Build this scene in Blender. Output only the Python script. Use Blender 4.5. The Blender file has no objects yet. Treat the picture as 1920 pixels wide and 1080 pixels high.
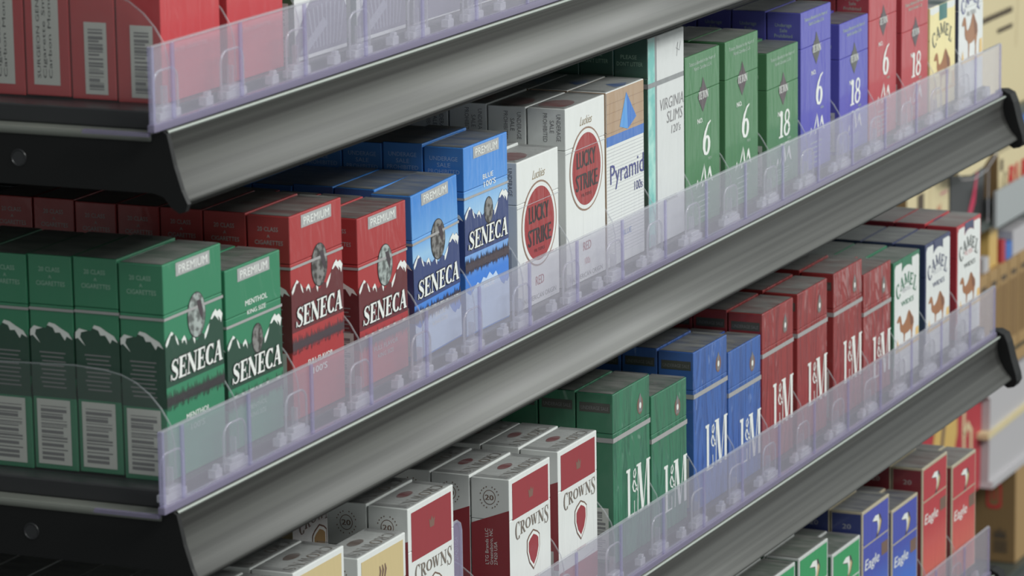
import bpy, bmesh, math, random
from mathutils import Matrix, Vector
S = bpy.context.scene
COL = S.collection
MM = 0.001
ZOFF = 1150.0        # height above the floor of the second shelf's packs, mm

# ------------------------------------------------------------------ camera
cam_d = bpy.data.cameras.new('camera'); cam = bpy.data.objects.new('camera', cam_d); COL.objects.link(cam)
R_ = Vector((0.4091041, -0.9123656, -0.0149271)); U_ = Vector((0.1933759, 0.0706993, 0.9785742)); B_ = Vector((-0.8917621, -0.4032252, 0.2053529))
mw = Matrix(((R_.x, U_.x, B_.x, -1577.223*MM), (R_.y, U_.y, B_.y, -884.269*MM), (R_.z, U_.z, B_.z, (465.264+ZOFF)*MM), (0, 0, 0, 1)))
cam.matrix_world = mw
cam_d.sensor_width = 36.0
cam_d.lens = 7715.4/1920*36
cam_d.clip_start = 0.05; cam_d.clip_end = 50
cam_d.dof.use_dof = True; cam_d.dof.focus_distance = 2.22; cam_d.dof.aperture_fstop = 26
S.camera = cam

# ------------------------------------------------------------------ world, light, exposure
w = bpy.data.worlds.new('store'); S.world = w; w.use_nodes = True
nt = w.node_tree; bg = nt.nodes['Background']; bg.inputs[1].default_value = 1.0     # the rest of the store: bright and dim patches all round
tc = nt.nodes.new('ShaderNodeTexCoord'); n = nt.nodes.new('ShaderNodeTexNoise'); n.inputs['Scale'].default_value = 4.5; n.inputs['Detail'].default_value = 3
cr = nt.nodes.new('ShaderNodeValToRGB'); e = cr.color_ramp.elements; e[0].position = 0.42; e[0].color = (0.10, 0.11, 0.108, 1); e[1].position = 0.66; e[1].color = (0.74, 0.80, 0.78, 1)
nt.links.new(tc.outputs['Generated'], n.inputs['Vector']); nt.links.new(n.outputs['Fac'], cr.inputs[0]); nt.links.new(cr.outputs[0], bg.inputs[0])
def troffer(x, y, z, sx, sy, e, rx=0.0, ry=0.0, col=(0.97, 1.0, 0.97)):
    l = bpy.data.lights.new('ceiling_troffer', 'AREA'); l.shape = 'RECTANGLE'; l.size = sx; l.size_y = sy; l.energy = e; l.color = col
    o = bpy.data.objects.new('ceiling_troffer', l); o.location = (x, y, z); o.rotation_euler = (rx, ry, 0); COL.objects.link(o)
troffer(1.2, -2.3, 2.80, 1.2, 0.6, 60, math.radians(38))
troffer(3.4, -2.3, 2.80, 1.2, 0.6, 56, math.radians(38), math.radians(14))
troffer(-0.55, -1.7, 2.80, 1.2, 0.6, 36, math.radians(34))
S.view_settings.view_transform = 'Standard'; S.view_settings.look = 'None'
S.view_settings.exposure = 0.0; S.view_settings.gamma = 1.0
S.view_settings.use_curve_mapping = False
S.cycles.transparent_max_bounces = 24
S.cycles.max_bounces = 8

# ------------------------------------------------------------------ materials
def lin(c):
    c = c/255.0
    return c/12.92 if c <= 0.04045 else ((c+0.055)/1.055)**2.4
MAT = {}
def mat(name, rgb, rough=0.45, coat=0.5, wrinkle=0.35, metal=0.0, spec=0.5, wscale=55, wdist=0.0022):
    if name in MAT: return MAT[name]
    m = bpy.data.materials.new(name); m.use_nodes = True; nt = m.node_tree; p = nt.nodes['Principled BSDF']
    rgb = tuple(c*0.86+17 for c in rgb) if coat > 0 else rgb  # coated colours greyed and lifted: the wrap's reflected veil put into them
    p.inputs['Base Color'].default_value = (lin(rgb[0]), lin(rgb[1]), lin(rgb[2]), 1)
    p.inputs['Roughness'].default_value = rough; p.inputs['Metallic'].default_value = metal
    p.inputs['Specular IOR Level'].default_value = spec
    if coat > 0:
        p.inputs['Coat Weight'].default_value = coat; p.inputs['Coat Roughness'].default_value = 0.12
    if wrinkle > 0:
        g = nt.nodes.new('ShaderNodeNewGeometry'); mp = nt.nodes.new('ShaderNodeMapping')
        mp.inputs['Scale'].default_value = (1.8, 0.7, 0.35); mp.inputs['Rotation'].default_value = (0.5, 0.4, 0.3)
        n = nt.nodes.new('ShaderNodeTexNoise'); n.inputs['Scale'].default_value = wscale; n.inputs['Detail'].default_value = 3
        n.inputs['Distortion'].default_value = 1.2
        b = nt.nodes.new('ShaderNodeBump'); b.inputs['Strength'].default_value = wrinkle; b.inputs['Distance'].default_value = wdist
        nt.links.new(g.outputs['Position'], mp.inputs['Vector']); nt.links.new(mp.outputs[0], n.inputs['Vector'])
        nt.links.new(n.outputs['Fac'], b.inputs['Height'])
        nt.links.new(b.outputs[0], p.inputs['Coat Normal'] if coat > 0 else p.inputs['Normal'])
    MAT[name] = m
    return m
def gradmat(name, stops, H, rough=0.45, coat=0.5, wrinkle=0.35):
    """colour printed from bottom to top of a pack (stops: height fraction, rgb)"""
    m = mat(name, (128, 128, 128), rough, coat, wrinkle); nt = m.node_tree; p = nt.nodes['Principled BSDF']
    tc = nt.nodes.new('ShaderNodeTexCoord'); sx = nt.nodes.new('ShaderNodeSeparateXYZ'); mr = nt.nodes.new('ShaderNodeMapRange')
    mr.inputs['From Max'].default_value = H*MM; cr = nt.nodes.new('ShaderNodeValToRGB')
    el = cr.color_ramp.elements
    while len(el) > 2: el.remove(el[-1])
    for i, (f, c) in enumerate(stops):
        e = el[i] if i < 2 else el.new(f)
        c = tuple(v*0.86+17 for v in c)  # same reflected veil mixed into the printed colours
        e.position = f; e.color = (lin(c[0]), lin(c[1]), lin(c[2]), 1)
    nt.links.new(tc.outputs['Object'], sx.inputs[0]); nt.links.new(sx.outputs['Z'], mr.inputs['Value'])
    nt.links.new(mr.outputs[0], cr.inputs['Fac']); nt.links.new(cr.outputs[0], p.inputs['Base Color'])
    return m
def noisemat(name, c1, c2, scale, rough=0.5, coat=0.0, stretch=(1, 1, 1), metal=0.0, bump=0.0):
    m = mat(name, c1, rough, coat, 0, metal); nt = m.node_tree; p = nt.nodes['Principled BSDF']
    tc = nt.nodes.new('ShaderNodeTexCoord'); mp = nt.nodes.new('ShaderNodeMapping'); mp.inputs['Scale'].default_value = stretch
    n = nt.nodes.new('ShaderNodeTexNoise'); n.inputs['Scale'].default_value = scale; n.inputs['Detail'].default_value = 4
    cr = nt.nodes.new('ShaderNodeValToRGB'); e = cr.color_ramp.elements
    e[0].position = 0.42; e[1].position = 0.58
    e[0].color = (lin(c1[0]), lin(c1[1]), lin(c1[2]), 1); e[1].color = (lin(c2[0]), lin(c2[1]), lin(c2[2]), 1)
    nt.links.new(tc.outputs['Object'], mp.inputs[0]); nt.links.new(mp.outputs[0], n.inputs['Vector']); nt.links.new(n.outputs['Fac'], cr.inputs[0])
    nt.links.new(cr.outputs[0], p.inputs['Base Color'])
    if bump:
        b = nt.nodes.new('ShaderNodeBump'); b.inputs['Strength'].default_value = bump; b.inputs['Distance'].default_value = 0.0005
        nt.links.new(n.outputs['Fac'], b.inputs['Height']); nt.links.new(b.outputs[0], p.inputs['Normal'])
    return m
def clearmat(name, tint, haze_rgb, haze, gloss=0.10, rough=0.08, bump=0.0):
    """clear plastic: mostly see-through, a little milky, glossy"""
    m = bpy.data.materials.new(name); m.use_nodes = True; nt = m.node_tree; nt.nodes.clear()
    out = nt.nodes.new('ShaderNodeOutputMaterial'); tr = nt.nodes.new('ShaderNodeBsdfTransparent'); tr.inputs[0].default_value = (*tint, 1)
    df = nt.nodes.new('ShaderNodeBsdfDiffuse'); df.inputs[0].default_value = (lin(haze_rgb[0]), lin(haze_rgb[1]), lin(haze_rgb[2]), 1)
    gl = nt.nodes.new('ShaderNodeBsdfGlossy'); gl.inputs['Roughness'].default_value = rough
    m1 = nt.nodes.new('ShaderNodeMixShader'); m1.inputs[0].default_value = haze
    m2 = nt.nodes.new('ShaderNodeMixShader')
    fr = nt.nodes.new('ShaderNodeLayerWeight'); fr.inputs[0].default_value = 0.5
    pw = nt.nodes.new('ShaderNodeMath'); pw.operation = 'POWER'; pw.inputs[1].default_value = 4.5
    mu = nt.nodes.new('ShaderNodeMath'); mu.operation = 'MULTIPLY_ADD'; mu.inputs[1].default_value = 0.7; mu.inputs[2].default_value = 0.03+gloss*0.3
    nt.links.new(fr.outputs['Facing'], pw.inputs[0]); nt.links.new(pw.outputs[0], mu.inputs[0]); nt.links.new(mu.outputs[0], m2.inputs[0])
    nt.links.new(tr.outputs[0], m1.inputs[1]); nt.links.new(df.outputs[0], m1.inputs[2])
    nt.links.new(m1.outputs[0], m2.inputs[1]); nt.links.new(gl.outputs[0], m2.inputs[2]); nt.links.new(m2.outputs[0], out.inputs[0])
    if bump:
        n = nt.nodes.new('ShaderNodeTexNoise'); n.inputs['Scale'].default_value = 120; b = nt.nodes.new('ShaderNodeBump')
        b.inputs['Strength'].default_value = bump; b.inputs['Distance'].default_value = 0.001
        nt.links.new(n.outputs['Fac'], b.inputs['Height']); nt.links.new(b.outputs[0], gl.inputs['Normal'])
    MAT[name] = m
    return m
WHITE = mat('white_board', (226, 228, 226)); INKW = mat('white_ink', (232, 234, 230), coat=0.3)
mat('ink_black', (32, 30, 32)); mat('ink_grey', (120, 118, 120)); mat('ink_silver', (168, 168, 168), 0.35); mat('ink_palegreen', (150, 185, 165))
mat('sen_green', (40, 122, 84)); mat('sen_green_dark', (24, 60, 44)); mat('sen_red', (166, 44, 46)); mat('sen_red_dark', (92, 30, 34))
mat('sen_navy', (44, 58, 110)); mat('forest_black', (38, 34, 36)); mat('forest_brown', (58, 46, 52)); mat('ink_paleblue', (150, 180, 225))
mat('tear_strip', (160, 158, 158), 0.5); mat('tear_gold', (165, 158, 130), 0.5)
noisemat('medallion', (128, 126, 124), (62, 58, 56), 260, 0.4, 0.4)
noisemat('medallion_pale', (160, 168, 165), (92, 96, 94), 260, 0.4, 0.4)
mat('red_disc', (152, 40, 42)); mat('gold_ring', (140, 108, 88)); mat('script_gold', (150, 130, 96)); mat('disc_ink', (36, 24, 26))
mat('tan_board', (172, 142, 114)); mat('pyr_blue', (62, 110, 190)); mat('pyr_light', (78, 150, 222)); mat('pyr_mid', (48, 112, 200)); mat('pyr_text', (60, 62, 130)); mat('line_grey', (176, 178, 184))
noisemat('teal_wave', (104, 176, 170), (160, 206, 196), 60, 0.35, 0.6); mat('vs_green', (44, 84, 72)); mat('vs_line', (132, 134, 136)); mat('vs_white', (214, 216, 216)); mat('seam', (96, 96, 96))
mat('tet_green', (66, 120, 76)); mat('tet_violet', (80, 78, 178)); mat('tet_red', (180, 58, 66)); mat('tet_dark', (70, 56, 62)); mat('tet_dark2', (70, 70, 66)); mat('ink_dim', (170, 190, 176))
mat('lm_green', (44, 112, 80), 0.4, 1.0, 0.8, wscale=34, wdist=.009); mat('lm_blue', (50, 92, 170), 0.4, 1.0, 0.8, wscale=34, wdist=.009); mat('lm_red', (146, 42, 42), 0.4, 1.0, 0.8, wscale=34, wdist=.009); mat('lm_panel', (66, 66, 60)); mat('lm_brown', (120, 84, 72))
mat('cr_red', (146, 38, 46)); mat('cr_text', (120, 108, 98)); mat('cr_brown', (112, 84, 70)); mat('cr_gold', (206, 184, 132)); mat('cr_gold_dark', (160, 128, 80))
mat('cam_cream', (240, 224, 160)); mat('cam_brown', (156, 98, 56)); mat('cam_brown_dark', (116, 66, 40)); mat('cam_sand', (232, 190, 110)); mat('cam_green', (34, 108, 74)); mat('cam_navy', (40, 48, 88)); mat('cam_red', (176, 40, 48)); mat('cam_teal', (40, 104, 100)); mat('cam_ink', (52, 58, 54)); mat('cam_redink', (206, 120, 124))
gradmat('sky_blue_k', [(0.0, (50, 110, 205)), (0.3, (50, 120, 215)), (0.62, (150, 195, 232)), (0.72, (98, 160, 226)), (0.95, (56, 128, 212))], 86)
gradmat('sky_blue_h', [(0.0, (60, 120, 210)), (0.3, (50, 120, 215)), (0.60, (165, 205, 236)), (0.74, (120, 175, 230)), (0.78, (72, 140, 220)), (1.0, (60, 130, 215))], 100)
mat('sen_blue', (48, 116, 196)); mat('lake_pale', (190, 212, 240))
gradmat('eagle_red', [(0.0, (212, 116, 92)), (0.35, (202, 84, 74)), (0.62, (186, 50, 56)), (1.0, (178, 42, 52))], 92)
gradmat('eagle_blue', [(0.0, (70, 130, 215)), (0.35, (50, 105, 200)), (0.62, (58, 72, 170)), (1.0, (62, 70, 170))], 92)
gradmat('eagle_green', [(0.0, (90, 190, 120)), (0.35, (64, 170, 96)), (0.62, (44, 150, 86)), (1.0, (40, 146, 84))], 92)
mat('eagle_edge', (188, 176, 150), 0.3, 0.6); mat('eagle_edge_s', (206, 208, 206), 0.3, 0.6); mat('dark_red', (120, 26, 40)); mat('dark_navy', (34, 46, 112)); mat('dark_green', (30, 96, 60))
mat('a_red', (186, 46, 52)); mat('a_slate', (104, 100, 120)); mat('a_slate_l', (150, 150, 166)); mat('a_green', (24, 96, 60)); mat('label_paper', (206, 206, 200), 0.7, 0.1, 0.1)
mat('steel_black', (20, 20, 21), 0.55, 0, 0, spec=0.3); mat('deck_grey', (92, 94, 92), 0.45, 0, 0); mat('flange_lit', (112, 114, 108), 0.4, 0, 0); mat('rim_highlight', (150, 156, 150), 0.35, 0, 0); mat('tray_black', (30, 30, 33), 0.4, 0.1, 0.0)
noisemat('back_dark', (22, 24, 26), (26, 28, 30), 8, 0.8)
# brushed dark channel: long streaks along the shelf
m = mat('channel_grey', (58, 58, 58), 0.4, 0, 0, metal=0.15); nt = m.node_tree; p = nt.nodes['Principled BSDF']
tc = nt.nodes.new('ShaderNodeTexCoord'); mp = nt.nodes.new('ShaderNodeMapping'); mp.inputs['Scale'].default_value = (0.6, 160, 160)
n = nt.nodes.new('ShaderNodeTexNoise'); n.inputs['Scale'].default_value = 1.0; n.inputs['Detail'].default_value = 3
cr = nt.nodes.new('ShaderNodeValToRGB'); cr.color_ramp.elements[0].position = 0.35; cr.color_ramp.elements[1].position = 0.65; cr.color_ramp.elements[0].color = (0.045, 0.044, 0.042, 1); cr.color_ramp.elements[1].color = (0.10, 0.10, 0.094, 1)
mr = nt.nodes.new('ShaderNodeMapRange'); mr.inputs['To Min'].default_value = 0.36; mr.inputs['To Max'].default_value = 0.55
nt.links.new(tc.outputs['Object'], mp.inputs[0]); nt.links.new(mp.outputs[0], n.inputs['Vector']); nt.links.new(n.outputs['Fac'], cr.inputs[0])
nt.links.new(cr.outputs[0], p.inputs['Base Color']); nt.links.new(n.outputs['Fac'], mr.inputs[0]); nt.links.new(mr.outputs[0], p.inputs['Roughness'])
clearmat('lens_clear', (0.965, 0.96, 0.98), (228, 224, 240), 0.15, 0.10, 0.15, 0.1)
clearmat('lens_rib', (0.88, 0.87, 0.95), (188, 184, 214), 0.24)
clearmat('rail_lavender', (0.68, 0.66, 0.76), (152, 145, 170), 0.5)
clearmat('clear_rim', (0.9, 0.9, 0.92), (228, 228, 236), 0.26, 0.25)
clearmat('clear_thin', (0.985, 0.985, 0.985), (200, 205, 205), 0.012, 0.0)
clearmat('clear_block', (0.85, 0.85, 0.88), (225, 226, 234), 0.36, 0.3, 0.15, 0.6)
mh = clearmat('wrap_glare', (0.72, 0.72, 0.72), (150, 150, 146), 0.35, 0.3, 0.3, 0.5); nt = mh.node_tree  # glare on the pack tops, painted as a patchy grey haze
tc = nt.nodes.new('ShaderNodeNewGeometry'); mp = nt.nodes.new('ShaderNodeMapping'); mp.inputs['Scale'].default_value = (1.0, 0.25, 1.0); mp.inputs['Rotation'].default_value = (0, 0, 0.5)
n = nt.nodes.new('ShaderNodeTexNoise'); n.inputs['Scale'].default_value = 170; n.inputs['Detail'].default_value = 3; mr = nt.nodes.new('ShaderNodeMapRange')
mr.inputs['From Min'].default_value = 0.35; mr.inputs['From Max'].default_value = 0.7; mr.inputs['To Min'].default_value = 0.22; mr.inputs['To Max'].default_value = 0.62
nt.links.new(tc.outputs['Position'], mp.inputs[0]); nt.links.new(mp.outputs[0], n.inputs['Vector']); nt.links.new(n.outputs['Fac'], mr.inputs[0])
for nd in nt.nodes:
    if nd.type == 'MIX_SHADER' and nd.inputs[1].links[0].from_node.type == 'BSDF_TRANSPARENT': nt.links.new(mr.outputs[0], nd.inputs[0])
clearmat('edge_clear', (0.92, 0.92, 0.94), (205, 208, 212), 0.14, 0.0, 0.45)
clearmat('bag_clear', (0.95, 0.95, 0.93), (220, 215, 200), 0.15, 0.3)

for nm_, lo_, hi_ in (('wrap_glare_pale', 0.04, 0.34),):  # weaker painted glare for the tops of white packs
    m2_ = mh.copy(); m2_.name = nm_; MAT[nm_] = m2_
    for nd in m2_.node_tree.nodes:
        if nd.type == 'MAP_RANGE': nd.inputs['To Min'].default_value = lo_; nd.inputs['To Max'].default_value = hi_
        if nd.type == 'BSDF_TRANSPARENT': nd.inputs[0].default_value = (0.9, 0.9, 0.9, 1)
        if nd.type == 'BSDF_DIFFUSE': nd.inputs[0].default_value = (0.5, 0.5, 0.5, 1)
# ------------------------------------------------------------------ mesh helpers (all in mm)
def build(name, verts, faces, fmats, parent=None, smooth=False, loc=(0, 0, 0)):
    me = bpy.data.meshes.new(name)
    me.from_pydata([(v[0]*MM, v[1]*MM, v[2]*MM) for v in verts], [], faces)
    names = []
    for fm in fmats:
        if fm not in names: names.append(fm)
    for nme in names: me.materials.append(MAT[nme])
    idx = {n_: i for i, n_ in enumerate(names)}
    me.polygons.foreach_set('material_index', [idx[f] for f in fmats])
    if smooth: me.polygons.foreach_set('use_smooth', [True]*len(me.polygons))
    me.update()
    o = bpy.data.objects.new(name, me); COL.objects.link(o); o.location = [c*MM for c in loc]
    if parent: o.parent = parent
    return o
class G:
    """geometry collector"""
    def __init__(s): s.v = []; s.f = []; s.m = []
    def add(s, vs, fs, m):
        b = len(s.v); s.v += [tuple(v) for v in vs]
        for i, f in enumerate(fs): s.f.append([b+j for j in f]); s.m.append(m[i] if isinstance(m, list) else m)
    def box(s, x0, x1, y0, y1, z0, z1, m, bev=0.0):
        if bev <= 0:
            s.add([(x0, y0, z0), (x1, y0, z0), (x1, y1, z0), (x0, y1, z0), (x0, y0, z1), (x1, y0, z1), (x1, y1, z1), (x0, y1, z1)],
                  [(0, 3, 2, 1), (4, 5, 6, 7), (0, 1, 5, 4), (1, 2, 6, 5), (2, 3, 7, 6), (3, 0, 4, 7)], m)
            return
        bm = bmesh.new(); bmesh.ops.create_cube(bm, size=1)
        for v in bm.verts: v.co = Vector((x0+(v.co.x+.5)*(x1-x0), y0+(v.co.y+.5)*(y1-y0), z0+(v.co.z+.5)*(z1-z0)))
        bmesh.ops.bevel(bm, geom=list(bm.edges), offset=bev, segments=2, affect='EDGES', profile=0.6)
        bm.verts.index_update(); s.add([v.co for v in bm.verts], [[v.index for v in f.verts] for f in bm.faces], m); bm.free()
    def extrude_x(s, prof, x0, x1, m, caps=True, closed=True):
        n = len(prof); vs = [(x0, y, z) for y, z in prof]+[(x1, y, z) for y, z in prof]
        fs = [(i, (i+1) % n, n+(i+1) % n, n+i) for i in range(n if closed else n-1)]
        if caps: fs += [tuple(range(n))[::-1], tuple(range(n, 2*n))]
        s.add(vs, fs, m)
    def extrude_y(s, prof, y0, y1, m):
        n = len(prof); vs = [(x, y0, z) for x, z in prof]+[(x, y1, z) for x, z in prof]
        s.add(vs, [(i, (i+1) % n, n+(i+1) % n, n+i) for i in range(n)]+[tuple(range(n))[::-1], tuple(range(n, 2*n))], m)
    def tube(s, pts, r, m, seg=6):
        pts = [Vector(p_) for p_ in pts]; b = len(s.v); k = len(pts)
        for i, p_ in enumerate(pts):
            t = (pts[min(i+1, k-1)]-pts[max(i-1, 0)]).normalized(); a = t.orthogonal().normalized(); c = t.cross(a)
            if i and abs(t.dot(pa)) < 0.999:
                a = (pa-t*pa.dot(t)).normalized(); c = t.cross(a)
            pa = a
            for j in range(seg):
                th = 2*math.pi*j/seg; s.v.append(tuple(p_+r*(a*math.cos(th)+c*math.sin(th))))
        for i in range(k-1):
            for j in range(seg):
                s.f.append([b+i*seg+j, b+i*seg+(j+1) % seg, b+(i+1)*seg+(j+1) % seg, b+(i+1)*seg+j]); s.m.append(m)
    def build(s, name, parent=None, smooth=False, loc=(0, 0, 0)): return build(name, s.v, s.f, s.m, parent, smooth, loc)
def empty(name, loc, label=None, cat=None, group=None, rot=(0, 0, 0)):
    o = bpy.data.objects.new(name, None); COL.objects.link(o); o.location = [c*MM for c in loc]; o.rotation_euler = rot; o.empty_display_size = 0.01
    if label: tag(o, label, cat, group)
    return o
def tag(o, label, cat, group=None):
    o['label'] = label; o['category'] = cat
    if group: o['group'] = group
def copy_tree(o, parent=None):
    c = o.copy(); COL.objects.link(c); c.parent = parent
    for ch in list(o.children): copy_tree(ch, c)
    return c

# ------------------------------------------------------------------ lettering
_tx = {}
def text_geo(s_, bold=0.0):
    key = (s_, bold)
    if key not in _tx:
        cu = bpy.data.curves.new('t', 'FONT'); cu.body = s_; cu.size = 1.0; cu.resolution_u = 2; cu.offset = bold
        ob = bpy.data.objects.new('t', cu); COL.objects.link(ob)
        bpy.context.view_layer.update()
        me = bpy.data.meshes.new_from_object(ob.evaluated_get(bpy.context.evaluated_depsgraph_get()))
        vs = [(v.co.x, v.co.y) for v in me.vertices]; fs = [list(p_.vertices) for p_ in me.polygons]
        bpy.data.objects.remove(ob); bpy.data.curves.remove(cu); bpy.data.meshes.remove(me)
        x0 = min(v[0] for v in vs); x1 = max(v[0] for v in vs); y0 = 0.0; y1 = 0.72
        _tx[key] = ([((a-x0)/(x1-x0), b_/y1) for a, b_ in vs], fs)
    return _tx[key]
def arc(cx, cy, rx, ry, a0, a1, n=14):
    return [(cx+rx*math.cos(math.radians(a0+(a1-a0)*i/(n-1))), cy+ry*math.sin(math.radians(a0+(a1-a0)*i/(n-1)))) for i in range(n)]
def arcw(a0, a1, thin, thick, n=14):
    return [thin+(thick-thin)*abs(math.cos(math.radians(a0+(a1-a0)*i/(n-1))))**1.3 for i in range(n)]
t_, T_ = 0.07, 0.21
GL = {   # serif capitals: (advance, [(points, widths)])
 'S': (0.80, [([(.70,.72),(.62,.90),(.45,.96),(.26,.90),(.19,.76),(.26,.62),(.46,.50),(.63,.38),(.68,.24),(.60,.09),(.42,.03),(.22,.09),(.12,.28)], [.05,.06,.07,.10,.15,.20,.23,.20,.15,.10,.07,.06,.05]), ([(.71,.68),(.71,.98)], .05), ([(.10,.02),(.10,.32)], .05)]),
 'E': (0.84, [([(.24,0),(.24,1)], T_), ([(.04,.97),(.74,.97)], t_), ([(.24,.5),(.6,.5)], t_), ([(.04,.03),(.78,.03)], t_), ([(.71,1),(.71,.74)], .06), ([(.75,0),(.75,.28)], .06), ([(.58,.64),(.58,.36)], .05)]),
 'N': (1.0, [([(.17,0),(.17,1)], t_), ([(.14,.98),(.82,.02)], T_), ([(.83,0),(.83,1)], t_), ([(0,.97),(.3,.97)], .06), ([(.02,.03),(.34,.03)], .06), ([(.66,.97),(.99,.97)], .06)]),
 'C': (0.84, [(arc(.48, .5, .34, .46, 48, 318), arcw(48, 318, .06, .23)), ([(.74,.98),(.74,.70)], .05), ([(.74,.02),(.74,.2)], .04)]),
 'A': (0.92, [([(.12,0),(.44,1)], t_), ([(.42,1),(.74,0)], T_), ([(.22,.34),(.6,.34)], .06), ([(0,.03),(.27,.03)], .06), ([(.56,.03),(.92,.03)], .06)]),
 'R': (0.92, [([(.24,0),(.24,1)], T_), ([(.04,.97),(.4,.97)], .06), ([(.04,.03),(.44,.03)], .06), (arc(.40, .74, .26, .23, 90, -90), arcw(90, -90, .06, .2)), ([(.24,.51),(.42,.51)], .06), ([(.44,.5),(.78,.02)], .18), ([(.66,.03),(.92,.03)], .06)]),
 'O': (0.9, [(arc(.45, .5, .35, .46, 0, 360, 20), arcw(0, 360, .06, .22, 20))]),
 'W': (1.25, [([(.15,1),(.38,0)], .19), ([(.38,0),(.6,1)], .06), ([(.55,1),(.8,0)], .19), ([(.8,0),(1.05,1)], .06), ([(0,.97),(.3,.97)], .06), ([(.45,.97),(.72,.97)], .06), ([(.9,.97),(1.2,.97)], .06)]),
 'M': (1.15, [([(.17,0),(.17,1)], t_), ([(.16,1),(.55,.05)], .2), ([(.55,.03),(.92,1)], .06), ([(.94,0),(.94,1)], T_), ([(0,.97),(.22,.97)], .06), ([(.02,.03),(.32,.03)], .06), ([(.78,.03),(1.12,.03)], .06), ([(.86,.97),(1.12,.97)], .06)]),
 'L': (0.8, [([(.24,0),(.24,1)], T_), ([(.04,.97),(.44,.97)], .06), ([(.04,.03),(.72,.03)], .07), ([(.7,0),(.7,.3)], .06)]),
 'T': (0.86, [([(.43,0),(.43,1)], T_), ([(.05,.97),(.82,.97)], .07), ([(.07,1),(.07,.74)], .05), ([(.8,1),(.8,.74)], .05), ([(.24,.03),(.62,.03)], .06)]),
 '1': (0.5, [([(.26,0),(.26,.97)], .2), ([(.04,.84),(.26,.96)], .1), ([(.03,.03),(.49,.03)], .07)]),
 '8': (0.72, [(arc(.36, .74, .2, .22, 0, 360, 18), arcw(0, 360, .08, .13, 18)), (arc(.36, .27, .25, .24, 0, 360, 18), arcw(0, 360, .08, .17, 18))]),
 '6': (0.72, [([(.62,.98),(.42,.9),(.24,.68),(.16,.44),(.17,.24),(.26,.08),(.38,.03)], [.05,.09,.15,.2,.2,.15,.08]), (arc(.38, .28, .2, .26, -90, 180, 14), arcw(-90, 180, .07, .2))]),
}
class Art:
    """flat print on one face of a pack; P maps (u, v, layer) to mm"""
    def __init__(s, P): s.P0 = P; s.g = G(); s.n = 0
    def tick(s): s.n += 1
    def P(s, u, v, L): return s.P0(u, v, L+(s.n % 12)*0.08)     # prints overlap like ink layers, never in one plane
    def poly(s, pts, m, L=0): s.tick(); s.g.add([s.P(u, v, L) for u, v in pts], [tuple(range(len(pts)))], m)
    def rect(s, u0, u1, v0, v1, m, L=0): s.poly([(u0, v0), (u1, v0), (u1, v1), (u0, v1)], m, L)
    def ell(s, cu, cv, ru, rv, m, L=0, n=28): s.poly([(cu+ru*math.cos(2*math.pi*i/n), cv+rv*math.sin(2*math.pi*i/n)) for i in range(n)], m, L)
    def rib(s, pts, wd, m, L=0):
        s.tick(); k = len(pts); wd = wd if isinstance(wd, (list, tuple)) else [wd]*k; vs = []
        for i in range(k):
            a = pts[max(i-1, 0)]; b = pts[min(i+1, k-1)]; dx, dy = b[0]-a[0], b[1]-a[1]; l = math.hypot(dx, dy) or 1
            nx, ny = -dy/l*wd[i]/2, dx/l*wd[i]/2
            vs += [s.P(pts[i][0]+nx, pts[i][1]+ny, L), s.P(pts[i][0]-nx, pts[i][1]-ny, L)]
        s.g.add(vs, [(2*i, 2*i+1, 2*i+3, 2*i+2) for i in range(k-1)], m)
    def text(s, st, u0, v0, wd, h, m, L=1, bold=0.0, shear=0.0, rot=0, curve=0.0, again=False):
        embolden, bold = bold*1.4, 0.0; s.tick()
        vs, fs = text_geo(st, bold); c, s_ = math.cos(math.radians(rot)), math.sin(math.radians(rot))
        pts = []
        for a, b in vs:
            x = a*wd+b*h*shear; y = b*h+curve*math.sin(math.pi*a)
            pts.append(s.P(u0+x*c-y*s_, v0+x*s_+y*c, L))
        s.g.add(pts, fs, m)
        if embolden and not again:
            for du in (-embolden, embolden): s.text(st, u0+du*h, v0, wd, h, m, L, 0.0, shear, rot, curve, True)
    def serif(s, st, u0, v0, wd, h, m, L=1, shear=0.0, outline=None, ol=0.5, curve=0.0, flip=False, wk=1.0, sizes=None):
        adv = [GL[c][0] for c in st]; tot = sum(adv); x = 0.0
        for pas in ([0, 1] if outline else [1]):
            x = 0.0
            for i, ch in enumerate(st):
                sc = wd/tot; hh = h*(sizes[i] if sizes else 1.0)
                dv = curve*math.sin(math.pi*(x+adv[i]/2)/tot)+(h-hh)*0.5
                for pts, ww in GL[ch][1]:
                    ww = ww if isinstance(ww, (list, tuple)) else [ww]*len(pts)
                    # stroke widths follow the letter's own width scale
                    q = [((x+a)*sc+b*hh*shear, b*hh+dv) for a, b in pts]
                    base = min(h, sc)*0.5+max(h, sc)*0.5 if False else (sc if sc < h else h)
                    wid = [wk*k_*base*1.0+(ol if pas == 0 else 0) for k_ in ww]
                    if flip: q = [(wd-a, h-b) for a, b in q]
                    s.rib([(u0+a, v0+b) for a, b in q], wid, outline if pas == 0 else m, L if pas == 0 else L+1)
                x += adv[i]
    def build(s, name, parent): return s.g.build(name, parent) if s.g.f else None
LAY = 0.05
def Pf(D): return lambda u, v, L: (u, -0.06-L*LAY, v)
def Ps(D): return lambda u, v, L: (-0.06-L*LAY, D-u, v)
def Pt(H): return lambda u, v, L: (u, v, H+0.06+L*LAY)

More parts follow.
